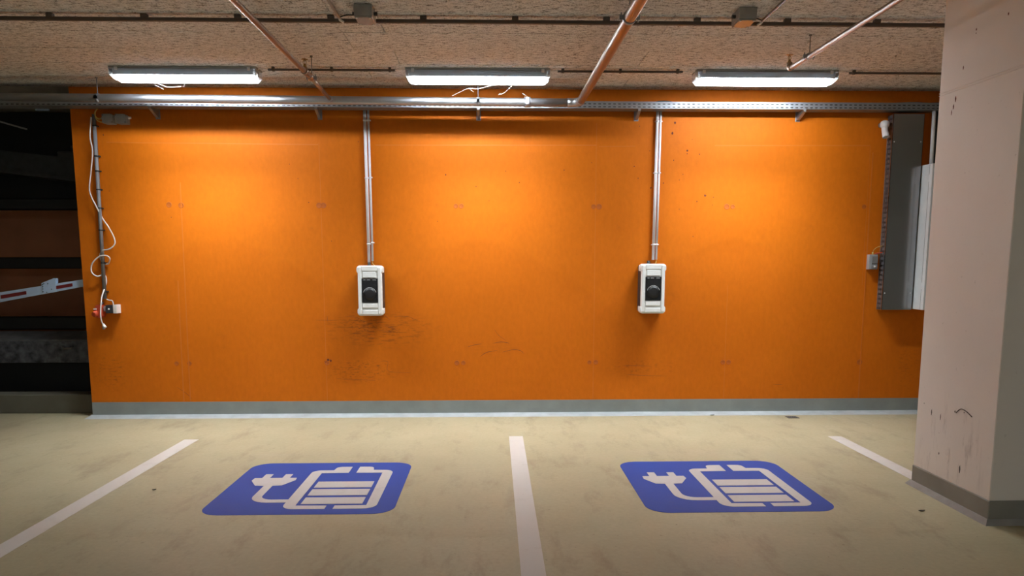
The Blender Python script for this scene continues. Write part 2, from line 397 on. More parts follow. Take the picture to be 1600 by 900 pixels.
# ------------------------------------------------------------------ pillar
pl = thing('concrete_pillar', (2.665, -2.96, 0), 'pale painted square concrete pillar with grey base band at the right edge', 'pillar')
def PL(bm):
    for v in bm.verts: v.co -= Vector((2.665, -2.96, 0))
    return bm
body = B(); box(body, 2.665, 3.06, -2.96, -2.25, .128, H + .001, .004, 1); PL(body); o = link('shaft', body, MATS['pillar'], pl)
bm = B(); box(bm, 2.661, 3.064, -2.964, -2.246, 0, .13, .004, 1); link('base_band', PL(bm), 'pillar_base', pl)
bm = B(); prism(bm, [(2.636, -2.99), (3.09, -2.99), (3.09, -2.22), (2.636, -2.22)], 'z', 0, .004)
for v in bm.verts:
    if v.co.z > .002:
        v.co.x = min(max(v.co.x, 2.657), 3.066); v.co.y = min(max(v.co.y, -2.968), -2.242); v.co.z = .030
link('base_cove', PL(bm), 'pillar_cove', pl)
for z0 in (2.378, 2.392):
    bm = B(); prism(bm, [(-2.962, z0), (-2.25, z0 + .010), (-2.25, z0 + .013), (-2.962, z0 + .003)], 'x', 2.6655, 2.6625); link('seam', PL(bm), MATS['pillar'], pl)
for y, z, w, h in ((-2.41, 2.34, .012, .035), (-2.395, 2.30, .010, .03), (-2.38, 2.27, .006, .03), (-2.46, 2.50, .008, .022), (-2.55, 2.68, .009, .014), (-2.55, 2.66, .006, .008), (-2.80, 2.68, .009, .016),
                   (-2.40, .50, .008, .04), (-2.49, .49, .006, .04), (-2.62, .55, .012, .014), (-2.50, .27, .010, .016), (-2.70, .23, .012, .05), (-2.32, .54, .006, .008), (-2.70, .56, .008, .008)):
    bm = B(); prism(bm, [(y - w * .5, z), (y - w * .1, z + h * .5), (y + w * .5, z + h * .2), (y + w * .3, z - h * .5), (y - w * .2, z - h * .4)], 'x', 2.6655, 2.6642)
    link('chip_mark', PL(bm), 'chip' if z > 2 else 'scuffdark' if 'scuffdark' in MATS else simple('scuffdark', (.12, .095, .085), .8), pl)
bm = B()
pts = spline([(2.6645, -2.63, .545), (2.6645, -2.67, .575), (2.6645, -2.72, .57), (2.6645, -2.77, .55)], 5); sweep(bm, pts, .003, 5); link('scuff_mark', PL(bm), 'scuffdark', pl)

# ------------------------------------------------------------------ ceiling lights
def make_light():
    t = thing('ceiling_light', (-2.434, -.625, H), 'left long twin tube ceiling light with clear cover above the grey junction boxes', 'ceiling light', 'tube lights along the orange wall')
    L = .575
    bm = B(); box(bm, -L + .015, L - .015, -.050, .050, -.038, 0, .004, 1); link('gear_tray', bm, 'gear_tray', t)
    bm = B(); box(bm, -L, L, -.078, .078, -.016, .0, .004, 1); link('base', bm, 'grey_plastic', t)
    for y in (-.066, .066):
        bm = B(); box(bm, -L + .03, L - .03, y - .001, y + .001, -.064, -.014); link('reflector', bm, 'opal', t)
    for y in (-.026, .026):
        bm = B(); sweep(bm, [(-.525, y, -.056), (.525, y, -.056)], .013, 12); link('tube', bm, 'tube', t)
        for s in (-1, 1):
            bm = B(); box(bm, s * .543 - .014, s * .543 + .014, y - .014, y + .014, -.072, -.036, .003, 1); link('lamp_holder', bm, 'white_plastic', t)
    # cover: chamfered ends, clear sides and a prismatic bottom, slightly tapering
    bm = B(); bd = B()
    def ringv(bm, z, x, y): return [bm.verts.new(p) for p in ((-x, -y, z), (x, -y, z), (x, y, z), (-x, y, z))]
    def skin(bm, R, close):
        for a, b in zip(R, R[1:]):
            for k in range(4): bm.faces.new((a[k], a[(k + 1) % 4], b[(k + 1) % 4], b[k]))
        if close: bm.faces.new(R[-1])
        bmesh.ops.recalc_face_normals(bm, faces=bm.faces[:])
    skin(bm, [ringv(bm, -.016, L - .002, .078), ringv(bm, -.066, L - .004, .074)], False)
    skin(bd, [ringv(bd, -.066, L - .004, .074), ringv(bd, -.098, L - .035, .066)], True)
    link('cover', bm, 'clear_cover', t); link('diffuser', bd, 'diffuser', t)
    ld = bpy.data.lights.new('added_down_light', 'AREA'); ld.shape = 'RECTANGLE'; ld.size = 1.06; ld.size_y = .11  # area light added below the diffuser to brighten floor and wall foot
    ld.energy = DOWN_W; ld.color = TUBE_COL; ld.spread = math.radians(98)
    lo = bpy.data.objects.new('added_down_light', ld); COL.objects.link(lo); lo.parent = t; lo.location = (0, 0, -.0995)
    for s in (-1, 1):
        for y in (-.076, .076):
            bm = B(); box(bm, s * (L - .06) - .012, s * (L - .06) + .012, y - .006, y + .006, -.034, -.008, .002, 1); link('clip', bm, 'conduit_pale', t)
    return t
l0 = make_light()
for loc, lab in (((-.119, -.625, H), 'middle long twin tube ceiling light with clear cover and cobwebs below'), ((2.20, -.625, H), 'right long twin tube ceiling light with clear cover beside an upright sprinkler')):
    c = copy_tree(l0); c.location = loc; c['label'] = lab
for x, which in ((-4.8, 'leftmost'), (-2.4, 'second from left'), (0.0, 'middle'), (2.4, 'second from right'), (4.8, 'rightmost')):  # unseen row added behind the viewer as fill for pillar and floor
    c = copy_tree(l0); c.location = (x, -10.4, H); c['label'] = f'{which} fill light in the unseen row added behind the camera'; c['group'] = 'fill lights added behind the camera'

# ------------------------------------------------------------------ cable tray
TX0, TX1, TZ = -5.8, 4.3, 2.7455
ty0, ty1 = -.152, -.03
tray = thing('cable_tray', ((TX0 + TX1) / 2, -.12, TZ), 'perforated galvanised cable tray running along the top of the orange wall', 'cable tray')
def TR(bm):
    for v in bm.verts: v.co -= Vector(((TX0 + TX1) / 2, -.12, TZ))
    return bm
bm = B(); box(bm, TX0, TX1, ty0, ty1, TZ, TZ + .0015); link('tray_floor', TR(bm), 'tray_metal', tray)
bm = B(); box(bm, TX0, TX1, ty1 - .0015, ty1, TZ, TZ + .058); link('rear_side', TR(bm), 'tray_metal', tray)
bm = B()
for z0, z1 in ((0, .011), (.018, .036), (.043, .058)): box(bm, TX0, TX1, ty0, ty0 + .0015, TZ + z0, TZ + z1)
pitch = .0435
for k in range(int((TX1 - TX0) / pitch)):
    x = TX0 + k * pitch
    for z0, z1 in ((.011, .018), (.036, .043)): box(bm, x, x + pitch - .024, ty0, ty0 + .0015, TZ + z0, TZ + z1)
box(bm, TX0, TX1, ty0 - .002, ty0 + .006, TZ + .056, TZ + .060)
link('slotted_side', TR(bm), 'tray_metal', tray)
for x in (-4.37, -2.954, -1.535, -.129, 1.282, 2.743):
    bm = B(); prism(bm, [(-.004, TZ - .0005), (-.004, TZ - .07), (-.03, TZ - .066), (ty0, TZ - .018), (ty0, TZ - .0005)], 'x', x - .012, x + .012)
    br_ = link('bracket', TR(bm), 'tray_metal', tray)
    bm = B(); box(bm, x - .02, x + .02, -.004, -.0005, TZ - .078, TZ + .02); link('wall_plate', TR(bm), 'tray_metal', br_)
# cables looping up out of the tray
def cable(name, pts, r, mat, label, cat='cable', group=None, seg=8, k=6):
    bm = B(); sweep(bm, spline(pts, k), r, seg); return tag(link(name, bm, mat), label, cat, group)
cable('cable', [(.9, -.10, 2.765), (1.25, -.11, 2.765), (1.40, -.115, 2.80), (1.50, -.12, 2.813), (1.60, -.115, 2.80), (1.72, -.10, 2.765), (2.0, -.12, 2.765)], .009, 'cable_black', 'black cable bowing up out of the tray above the right charger')
cable('cable', [(-5.2, -.10, 2.76), (-4.1, -.11, 2.78), (-3.88, -.125, 2.80), (-3.72, -.10, 2.83), (-3.56, -.10, 2.825), (-3.42, -.115, 2.79), (-3.1, -.12, 2.765)], .008, 'cable_blue', 'blue cable bowing up out of the tray at the wall corner')
cable('cable', [(-5.0, -.10, 2.76), (-4.3, -.11, 2.79), (-4.0, -.12, 2.83), (-3.85, -.12, 2.845), (-3.70, -.12, 2.83), (-3.4, -.10, 2.765), (-3.0, -.10, 2.765)], .007, 'conduit_grey', 'grey cable arching behind the blue one at the wall corner')
cable('cable', [(2.9, -.12, 2.765), (3.3, -.11, 2.79), (3.55, -.125, 2.805), (3.75, -.125, 2.813), (4.0, -.11, 2.80), (4.25, -.12, 2.78)], .006, 'conduit_grey', 'thin grey cable lying on the tray edge near the pillar')
cable('cable', [(3.3, -.08, 2.765), (3.75, -.10, 2.80), (4.0, -.11, 2.812), (4.28, -.11, 2.80)], .008, 'cable_blue', 'blue cable lying in the tray near the pillar')

for y, z, r, lab in ((-.136, 2.762, .0135, 'thick black cable added at the tray front bottom to darken the slots'), (-.136, 2.790, .0125, 'black cable added on top of another to darken the tray slots')):  # dark cables added behind the front side so the slots read dark
    bm = B(); sweep(bm, [(-5.75, y, z), (4.25, y, z)], r, 8); tag(link('cable', bm, 'cable_black'), lab, 'cable', 'black cables added to darken the tray slots')

# ------------------------------------------------------------------ pipes
PY = -.340; R1 = .0335
def zmain(x): return 2.7555 - .0047 * (x - .2)
mp = thing('sprinkler_main_pipe', (.735, PY, 2.75), 'thick grey sprinkler main pipe along the wall bending towards the viewer', 'pipe')
def rel(bm, o):
    for v in bm.verts: v.co -= o.location
    return bm
bx = .735; br = .075
pts = [(-5.8, PY, zmain(-5.8)), (-3, PY, zmain(-3)), (0, PY, zmain(0)), (bx - br, PY, zmain(bx))]
bm = B(); sweep(bm, pts, R1, 20); link('wall_run', rel(bm, mp), 'galvanised', mp)
arc = [(bx - br + br * math.sin(a), PY - br + br * math.cos(a), zmain(bx)) for a in [i * math.pi / 2 / 10 for i in range(11)]]
bm = B(); sweep(bm, [(bx - br - .03, PY, zmain(bx))] + arc + [(bx, PY - br - .03, zmain(bx))], R1 + .0025, 20); link('elbow', rel(bm, mp), 'galvanised', mp)
bm = B(); sweep(bm, [(bx, PY - br, zmain(bx)), (bx, -2.6, 2.712), (bx, -3.2, 2.70), (bx, -9.0, 2.66)], R1, 20); link('room_run', rel(bm, mp), 'galv_wall_tint', mp)
def collar(x, y, z, axis, r0, w, parent, mat='tray_metal', ears=True, name='clamp'):
    bm = B(); d = Vector((1, 0, 0)) if axis == 'x' else Vector((0, 1, 0)); c = Vector((x, y, z))
    sweep(bm, [c - d * w / 2, c + d * w / 2], r0 + .004, 20)
    if ears:
        for s in (-1, 1):
            if axis == 'y': box(bm, x + s * (r0 + .012) - .010, x + s * (r0 + .012) + .010, y - .004, y + .004, z - .012, z + .012); sweep(bm, [(x + s * (r0 + .012), y, z - .025), (x + s * (r0 + .012), y, z + .025)], .004, 6)
            else: box(bm, x - w / 2, x + w / 2, y - r0 - .016, y - r0, z - .012, z + .012); sweep(bm, [(x, y - r0 - .02, z), (x, y - r0, z)], .007, 6)
    return link(name, rel(bm, parent), mat, parent)
def rod(x, y, z0, parent, r=.004, mat='tray_metal'):
    bm = B(); sweep(bm, [(x, y, z0), (x, y, H - .008)], r, 8); sweep(bm, [(x, y, H - .008), (x, y, H + .001)], r * 3.2, 10); link('hanger_rod', rel(bm, parent), mat, parent)
for x in (-3.29, -.126): collar(x, PY, zmain(x), 'x', R1, .026, mp); rod(x, PY, zmain(x) + R1, mp)
bm = B(); sweep(bm, [(.265, PY, zmain(.29)), (.315, PY, zmain(.29))], R1 + .010, 16); box(bm, .276, .304, PY - .058, PY - .03, zmain(.29) - .03, zmain(.29) + .03, .004, 1)
for dz in (-.014, .014): sweep(bm, [(.29, PY - .066, zmain(.29) + dz), (.29, PY - .05, zmain(.29) + dz)], .007, 6)
link('coupling', rel(bm, mp), 'tray_metal', mp)
collar(bx, -2.60, 2.712, 'y', R1, .03, mp); rod(bx, -2.60, 2.712 + R1, mp)

def branch(x, ytop, label, zz, sprinkler_y, rod_y, to_main):
    t = thing('sprinkler_branch_pipe', (x, ytop, zz), label, 'pipe')
    r = .0165
    if to_main:
        bm = B(); sweep(bm, [(x, PY - R1 + .004, zmain(x)), (x, -1.02, zz)], r * .92, 14); link('thin_run', rel(bm, t), 'galv_wall_tint', t)
        bm = B(); sweep(bm, [(x, PY - .028, zmain(x)), (x, PY - .062, zmain(x))], r * 1.5, 14); link('tee_socket', rel(bm, t), 'galvanised', t)
        bm = B(); sweep(bm, [(x, -1.02, zz), (x, -5.5, zz - .02)], r * 1.12, 14); link('main_run', rel(bm, t), 'galv_wall_tint', t)
        bm = B(); sweep(bm, [(x, -.985, zz), (x, -1.0, zz), (x, -1.05, zz), (x, -1.07, zz)], [r * 1.2, r * 1.5, r * 1.5, r * 1.25], 14); link('reducer', rel(bm, t), 'galv_wall_tint', t)
        sx, sz = x - .002, zz + r
        bm = B(); sweep(bm, [(x, -1.21, zz), (x, -1.15, zz)], r * 1.5, 14); sweep(bm, [(x, -1.18, zz), (x, -1.18, zz + .03)], r * 1.0, 12); link('tee', rel(bm, t), 'galv_wall_tint', t)
    else:
        bm = B(); sweep(bm, [(x, ytop - .02, zz), (x, -5.5, zz - .04)], r * 1.05, 14); link('main_run', rel(bm, t), 'galv_wall_tint', t)
        a = [(x, ytop - .03 + .03 * math.sin(q), zz + .03 - .03 * math.cos(q)) for q in [i * math.pi / 2 / 8 for i in range(9)]]
        bm = B(); sweep(bm, [(x, ytop - .05, zz)] + a + [(x, ytop, zz + .045)], r * 1.25, 14); link('elbow', rel(bm, t), 'galv_wall_tint', t)
    # upright sprinkler: frame, bulb and toothed deflector
    zb = zz + (.03 if to_main else .045); y = sprinkler_y
    bm = B(); sweep(bm, [(x, y, zb), (x, y, zb + .012), (x, y, zb + .013), (x, y, zb + .022)], [.012, .012, .009, .008], 10)
    for s in (-1, 1): sweep(bm, [(x + s * .008, y, zb + .02), (x + s * .012, y, zb + .035), (x + s * .003, y, zb + .052)], .0025, 6)
    sweep(bm, [(x, y, zb + .022), (x, y, zb + .05)], .0022, 6)
    dv = [(x + (.026 if k % 2 else .020) * math.cos(k * math.pi / 8), y + (.026 if k % 2 else .020) * math.sin(k * math.pi / 8)) for k in range(16)]
    prism(bm, dv, 'z', zb + .052, zb + .055); link('sprinkler_head', rel(bm, t), 'brass', t)
    collar(x, rod_y, zz, 'y', r * 1.1, .022, t, 'tray_metal'); rod(x + .004, rod_y, zz + r, t, .0035, 'dark_metal')
    return t
branch(-1.36, PY, 'thin sprinkler branch pipe from the wall pipe with a sprinkler, left of centre', 2.782, -1.18, -.995, True)
branch(2.15, -1.25, 'sprinkler branch pipe ending in an upturned sprinkler in front of right light', 2.800, -1.25, -1.58, False)

# ------------------------------------------------------------------ ceiling channel, conduits, boxes
ch = thing('cable_channel', (0, -1.89, H), 'long dark brown cable channel across the ceiling on small clips', 'cable channel')
bm = B(); box(bm, -7.5, 5.5, -1.904, -1.878, 2.897, 2.918, .003, 1); link('channel', rel(bm, ch), 'brown_channel', ch)
bm = B(); box(bm, -.020, .020, -.016, .016, -.024, .0, .002, 1); clipm = None
for k in range(-6, 9):
    x = -.435 + .576 * k
    if clipm is None: o = link('clip', bm, 'brown_channel', ch, (x, 0, 0)); clipm = o.data
    else: instance('clip', clipm, ch, (x, 0, 0))
def small_conduit(x0, x1, label, feed):
    t = thing('ceiling_conduit', ((x0 + x1) / 2, -.69, H), label, 'conduit', 'short conduits between the tube lights')
    c = (x0 + x1) / 2
    bm = B(); sweep(bm, [(x0 - c, 0, -.022), (x1 - c, 0, -.022)], .0095, 10); link('pipe', bm, 'brown_channel', t)
    for x in [x0 + .04 + i * (x1 - x0 - .08) / 2 for i in range(3)]:
        bm = B(); box(bm, x - c - .010, x - c + .010, -.013, .013, -.034, 0, .002, 1); link('clip', bm, 'brown_channel', t)
    for xa, xb in feed:
        bm = B(); sweep(bm, spline([(xa - c, 0, -.022), ((xa + xb) / 2 - c, .01, -.012), (xb - c, .03, -.012)], 4), .004, 6); link('feed_cable', bm, 'cable_white', t)
small_conduit(-1.77, -.775, 'short dark conduit with clips between left and middle lights', [(-1.77, -1.855), (-.775, -.69)])
small_conduit(.515, 1.515, 'short dark conduit with clips between middle and right lights', [(.515, .455), (1.515, 1.63)])
small_conduit(2.86, 5.0, 'dark conduit running from the right light towards the pillar', [(2.86, 2.77)])
def cross_conduit(x, label):
    t = thing('ceiling_conduit', (x, -1.93, 2.91), label, 'conduit')
    bm = B(); sweep(bm, [(x, -1.945, 2.912), (x, -5.2, 2.912)], .010, 10); link('pipe', rel(bm, t), 'dark_metal' if x > 0 else 'grey_plastic', t)
    bm = B(); sweep(bm, [(x, -1.945, 2.912), (x, -1.92, 2.905), (x + (-.02 if x > 0 else .02), -1.905, 2.894)], .008, 8); link('end_sleeve', rel(bm, t), 'cable_white', t)
    for y in (-2.5, -3.2): bm = B(); box(bm, x - .015, x + .015, y - .012, y + .012, 2.90, H, .002, 1); link('clip', rel(bm, t), 'dark_metal', t)
    s = 1 if x < 0 else -1
    bm = B(); sweep(bm, spline([(x, -1.94, 2.912), (x + s * .05, -1.96, 2.92), (x + s * .12, -1.98, 2.912)], 5), .004, 6); link('cable', rel(bm, t), 'cable_black', t)
cross_conduit(-.95, 'thin ceiling conduit running towards the viewer beside the left ceiling box')
cross_conduit(1.692, 'thin ceiling conduit running towards the viewer beside the right ceiling box')
def ceiling_box(x, label):
    t = thing('ceiling_junction_box', (x, -2.03, H), label, 'junction box', 'ceiling junction boxes')
    bm = B(); box(bm, -.055, .055, -.075, .075, -.07, 0, .006, 2); link('body', bm, 'box_plastic', t)
    bm = B(); box(bm, -.052, .052, -.072, .072, -.078, -.069, .003, 1); link('lid', bm, 'box_plastic', t)
    for sx in (-1, 1):
        for sy in (-1, 1):
            bm = B(); sweep(bm, [(sx * .041, sy * .06, -.082), (sx * .041, sy * .06, -.074)], .006, 8); link('screw', bm, 'conduit_pale', t)
    for sx in (-1, 1):
        bm = B(); sweep(bm, [(sx * .05, .0, -.035), (sx * .075, .0, -.035)], .012, 10); link('gland', bm, 'dark_plastic', t)
ceiling_box(-.775, 'grey junction box on the ceiling channel left of centre')
ceiling_box(1.545, 'grey junction box on the ceiling channel right of centre')

# ------------------------------------------------------------------ chargers
def make_charger():
    t = thing('wall_charger', (-1.107, 0, .937), 'white charging station with black socket panel above the scuffed wall, left one', 'charging station', 'wall charging stations')
    w, h = .117, .448
    bm = B(); box(bm, -.111, .111, -.12, 0, .016, h - .016, .008, 2); link('back_housing', bm, 'dark_plastic', t)
    o_ = rrect(-w, w, 0, h, .030); n_ = w - .010
    o_ = [(x, z) for x, z in o_ if z > h / 2 and x > 0] + [(x, z) for x, z in o_ if z > h / 2 and x <= 0] + [(-w, h - .052), (-n_, h - .068), (-n_, .068), (-w, .052)] + [(x, z) for x, z in o_ if z < h / 2 and x <= 0] + [(x, z) for x, z in o_ if z < h / 2 and x > 0] + [(w, .052), (n_, .068), (n_, h - .068), (w, h - .052)]
    bm = B(); prism(bm, o_, 'y', -.108, -.152)
    bmesh.ops.bevel(bm, geom=[e for e in bm.edges if all(v.co.y < -.15 for v in e.verts)], offset=.010, segments=3, affect='EDGES', profile=.6)
    # corner lips reaching back to the wall at top and bottom
    for z0, z1, cut in ((0, .062, 1), (h - .062, h, -1)):
        pts = [(x, z) for x, z in rrect(-w, w, 0, h, .030)]
        keep = [(x, z) for x, z in pts if (z < .04 if cut == 1 else z > h - .04)]
        keep = [(-w, z1), *sorted([p for p in keep if p[0] < 0], key=lambda p: -p[1] if cut == 1 else 0), ] if False else keep
        if cut == 1:
            left = [p for p in keep if p[0] < 0]; right = [p for p in keep if p[0] > 0]
            poly = [(-w, z1)] + sorted(left, key=lambda p: -p[1]) + sorted(right, key=lambda p: p[1]) + [(w, z1)]
            lean = [(-w + .022, z1 + .012)], [(w - .022, z1 + .012)]
            poly = poly[:0] + lean[0] + poly + lean[1]
        else:
            left = [p for p in keep if p[0] < 0]; right = [p for p in keep if p[0] > 0]
            poly = [(w, z0)] + sorted(right, key=lambda p: p[1]) + sorted(left, key=lambda p: -p[1]) + [(-w, z0)]
            poly = [(w - .022, z0 - .012)] + poly + [(-w + .022, z0 - .012)]
        prism(bm, poly, 'y', -.066, -.122)
    link('housing', bm, 'white_plastic', t)
    for s in (-1, 1):
        bm = B(); xs = sorted((s * .073, s * .103)); box(bm, xs[0], xs[1], -.163, -.14, .012, h - .012, .009, 3); link('side_bar', bm, 'white_plastic', t)
    bm = B(); box(bm, -.072, .072, -.158, -.14, h - .05, h - .006, .005, 2); link('top_bridge', bm, 'white_plastic', t)
    bm = B(); box(bm, -.058, .058, -.159, -.14, h - .106, h - .058, .002, 1); link('name_plate', bm, 'label_white', t)
    zt, zb = h - .116, h - .330
    bm = B(); box(bm, -.071, .071, -.161, -.14, zb, zt, .002, 1); p = link('face_panel', bm, 'face_black', t)
    for x0, x1 in ((-.055, -.035), (-.025, .005), (.025, .058)):
        bm = B(); box(bm, x0, x1, -.1614, -.160, zt - .013, zt - .010); link('print', bm, 'conduit_pale', p)
    bm = B(); lathe_y(bm, [(.058, -.1605), (.058, -.166), (.055, -.167), (.054, -.163), (.052, -.1625), (.050, -.169), (.030, -.1705), (.004, -.171)], 32)
    for v in bm.verts: v.co.z += h - .253
    link('socket_cover', bm, 'socket_black', t)
    bm = B(); R0 = .0575
    sweep(bm, [(R0 * math.cos(a), -.1665, h - .253 + R0 * math.sin(a)) for a in [math.radians(15 + 150 * i / 24) for i in range(25)]], .0013, 6); link('socket_ring', bm, 'conduit_pale', t)
    bm = B(); box(bm, -.068, .068, -.160, -.14, .072, .112, .004, 2); link('lower_flap', bm, 'white_plastic', t)
    bm = B(); box(bm, -.070, .070, -.150, -.13, .052, .074); link('groove', bm, 'grey_plastic', t)
    bm = B(); box(bm, -.072, .072, -.160, -.12, .008, .054, .008, 2); link('lower_bridge', bm, 'white_plastic', t)
    bm = B(); sweep(bm, [(-.021, -.03, h - .03), (-.021, -.03, h + .004), (-.021, -.03, h + .005), (-.021, -.03, h + .028)], [.018, .018, .015, .014], 14); link('cable_gland', bm, 'cable_black', t)
    return t
c0 = make_charger()
c1 = copy_tree(c0); c1.location = (1.4375, 0, .951); c1['label'] = 'white charging station with black socket panel on clean wall, right one'

def wall_conduit(top, bot, r, mat, label, clips, group=None, name='wall_conduit', clipmat=None):
    t = thing(name, bot, label, 'conduit', group)
    a, b = Vector(top), Vector(bot)
    bm = B(); sweep(bm, [a, b], r, 14); link('pipe', rel(bm, t), mat, t)
    for f in clips:
        p = a.lerp(b, f); bm = B(); sweep(bm, [p - Vector((0, 0, .006)), p + Vector((0, 0, .006))], r + .0025, 12)
        box(bm, p.x - r - .003, p.x + r + .008, p.y, 0, p.z - .005, p.z + .005, .001, 1); link('clip', rel(bm, t), clipmat or mat, t)
    return t
G = 'pale conduits feeding the chargers'
wall_conduit((-1.137, -.026, 2.80), (-1.129, -.03, 1.412), .0135, 'conduit_pale', 'left of the two pale conduits above the left charger', (.1, .46, .88), G)
wall_conduit((-1.106, -.022, 2.80), (-1.098, -.022, 1.425), .0105, 'conduit_pale', 'right and shorter of the two pale conduits above the left charger', (.1, .46, .88), G)
wall_conduit((1.469, -.026, 2.80), (1.458, -.03, 1.435), .0135, 'conduit_pale', 'left of the two pale conduits above the right charger', (.1, .43, .9), G)
wall_conduit((1.499, -.022, 2.80), (1.489, -.022, 1.437), .0105, 'conduit_pale', 'right of the two pale conduits above the right charger', (.1, .43, .9), G)
for x0, x1, zc, lab in ((-1.098, -1.085, 1.42, 'short dark lead from the conduit end into the left charger'), (1.489, 1.472, 1.44, 'short dark lead from the conduit end into the right charger')):
    cable('charger_lead', [(x0, -.022, zc + .02), (x0, -.024, zc - .015), (x1 + .01, -.03, zc - .04)], .004, 'cable_yellow', lab, 'cable')

# ------------------------------------------------------------------ wall left: conduit, loose cable, sockets, boxes
wall_conduit((-3.497, -.03, 2.70), (-3.514, -.03, 1.088), .0155, 'conduit_grey', 'grey conduit down the left end of the orange wall', (.06, .22, .30, .40, .50, .62, .80, .96), None, clipmat='cable_black')
CABLE1 = [(-3.508, 2.673), (-3.53, 2.51), (-3.517, 2.382), (-3.542, 2.217), (-3.567, 2.07), (-3.558, 1.996), (-3.518, 1.903), (-3.488, 1.801), (-3.427, 1.726), (-3.386, 1.651), (-3.374, 1.594), (-3.389, 1.562), (-3.429, 1.532), (-3.482, 1.523), (-3.519, 1.506), (-3.537, 1.472), (-3.529, 1.424), (-3.504, 1.4), (-3.466, 1.405), (-3.436, 1.449), (-3.461, 1.475), (-3.518, 1.468), (-3.578, 1.419), (-3.606, 1.367), (-3.6, 1.32), (-3.559, 1.291), (-3.514, 1.305)]
YC = [-.055] * 7 + [-.02, -.05, -.06, -.06, -.06, -.06, -.055, -.03, -.02, -.012, -.012, -.02, -.05, -.06, -.06, -.06, -.05, -.05, -.045, -.012]
wc = thing('white_extension_cable', (-3.5, -.03, .84), 'white extension cable looped round the grey conduit with hanging plug end', 'cable')
bm = B(); sweep(bm, spline([(x, y, z) for (x, z), y in zip(CABLE1, YC)] + [(-3.50, -.012, 1.25), (-3.507, -.03, 1.19), (-3.513, -.085, 1.10), (-3.517, -.115, .958), (-3.513, -.115, .891), (-3.500, -.11, .858)], 6), .0058, 8); link('cord', rel(bm, wc), 'cable_white', wc)
bm = B(); sweep(bm, [(-3.503, -.11, .868), (-3.497, -.11, .85), (-3.487, -.108, .832)], [.008, .014, .014], 10); link('connector', rel(bm, wc), 'cable_white', wc)
bm = B(); sweep(bm, [(-3.505, -.10, .845), (-3.508, -.095, .820)], [.013, .011], 10); link('cap', rel(bm, wc), 'grey_plastic', wc)
rs = thing('red_power_socket', (-3.565, 0, .925), 'red angled power socket box at the foot of grey conduit', 'socket')
bm = B(); prism(bm, [(-3.605, .935), (-3.600, .975), (-3.575, 1.035), (-3.535, 1.040), (-3.528, .930), (-3.55, .915)], 'y', 0, -.085)
bmesh.ops.bevel(bm, geom=bm.edges[:], offset=.006, segments=2, affect='EDGES'); link('body', rel(bm, rs), 'red_plastic', rs)
bm = B(); box(bm, -3.592, -3.566, -.089, -.08, .992, 1.004, .001, 1); link('label_strip', rel(bm, rs), 'label_white', rs)
bm = B(); sweep(bm, [(-3.567, -.06, .965), (-3.575, -.10, .955), (-3.58, -.115, .950)], [.026, .026, .022], 16); link('socket_lid', rel(bm, rs), 'red_plastic', rs)
bm = B(); sweep(bm, [(-3.55, -.04, 1.03), (-3.535, -.04, 1.06)], .012, 10); link('gland', rel(bm, rs), 'dark_plastic', rs)
bs = thing('black_socket_box', (-3.44, 0, .958), 'dark square socket box with pale side plate right of grey conduit', 'socket')
bm = B(); box(bm, -3.493, -3.425, -.075, 0, .960, 1.034, .005, 2); link('body', rel(bm, bs), 'dark_plastic', bs)
bm = B(); box(bm, -3.424, -3.392, -.078, -.0, .958, 1.036, .004, 2); link('side_plate', rel(bm, bs), 'cable_white', bs)
bm = B(); lathe_y(bm, [(.008, -.072), (.008, -.079), (.004, -.080)], 10)
for v in bm.verts: v.co += Vector((-3.462, 0, .998))
link('button', rel(bm, bs), 'conduit_pale', bs)
bm = B(); sweep(bm, spline([(-3.495, -.04, 1.085), (-3.47, -.04, 1.075), (-3.445, -.04, 1.07), (-3.436, -.04, 1.034)], 5), .005, 8); link('lead', rel(bm, bs), 'cable_white', bs)
bm = B(); box(bm, -3.525, -3.492, -.05, 0, .975, 1.02, .006, 2); link('coupler', rel(bm, bs), 'grey_plastic', bs)
def jbox(x, label):
    t = thing('wall_junction_box', (x, 0, 2.617), label, 'junction box', 'grey junction boxes under the tray')
    bm = B(); prism(bm, [(-.050, .006), (-.050, .084), (.030, .084), (.052, .066), (.052, .0), (-.02, .0)], 'y', 0, -.062)
    bmesh.ops.bevel(bm, geom=bm.edges[:], offset=.004, segments=2, affect='EDGES'); link('body', bm, 'grey_plastic', t)
    bm = B(); prism(bm, [(-.046, .010), (-.046, .080), (.029, .080), (.048, .064), (.048, .004), (-.018, .004)], 'y', -.062, -.068); link('lid', bm, 'grey_plastic', t)
    for sx, sz in ((-.038, .072), (.040, .012)):
        bm = B(); lathe_y(bm, [(.005, -.067), (.005, -.070), (.002, -.0705)], 8)
        for v in bm.verts: v.co += Vector((sx, 0, sz))
        link('screw', bm, 'dark_metal', t)
    bm = B(); sweep(bm, [(.050, -.03, .055), (.075, -.03, .055)], [.012, .009], 10); link('gland', bm, 'conduit_pale', t)
    bm = B(); sweep(bm, [(-.05, -.03, .05), (-.068, -.03, .05)], [.012, .009], 10); link('inlet', bm, 'grey_plastic', t)
jbox(-3.365, 'left one of two grey junction boxes beside the grey conduit')
jbox(-3.252, 'right one of two grey junction boxes under the tray')
cable('junction_cable', [(-3.433, -.03, 2.667), (-3.455, -.035, 2.662), (-3.48, -.04, 2.685), (-3.475, -.045, 2.72), (-3.445, -.06, 2.745)], .005, 'cable_yellow', 'thin cable loop from the left junction box up to the tray')
cable('junction_cable', [(-3.42, -.03, 2.635), (-3.45, -.035, 2.64), (-3.475, -.035, 2.66), (-3.49, -.035, 2.70)], .005, 'cable_yellow', 'lower thin cable loop between grey conduit and junction box')

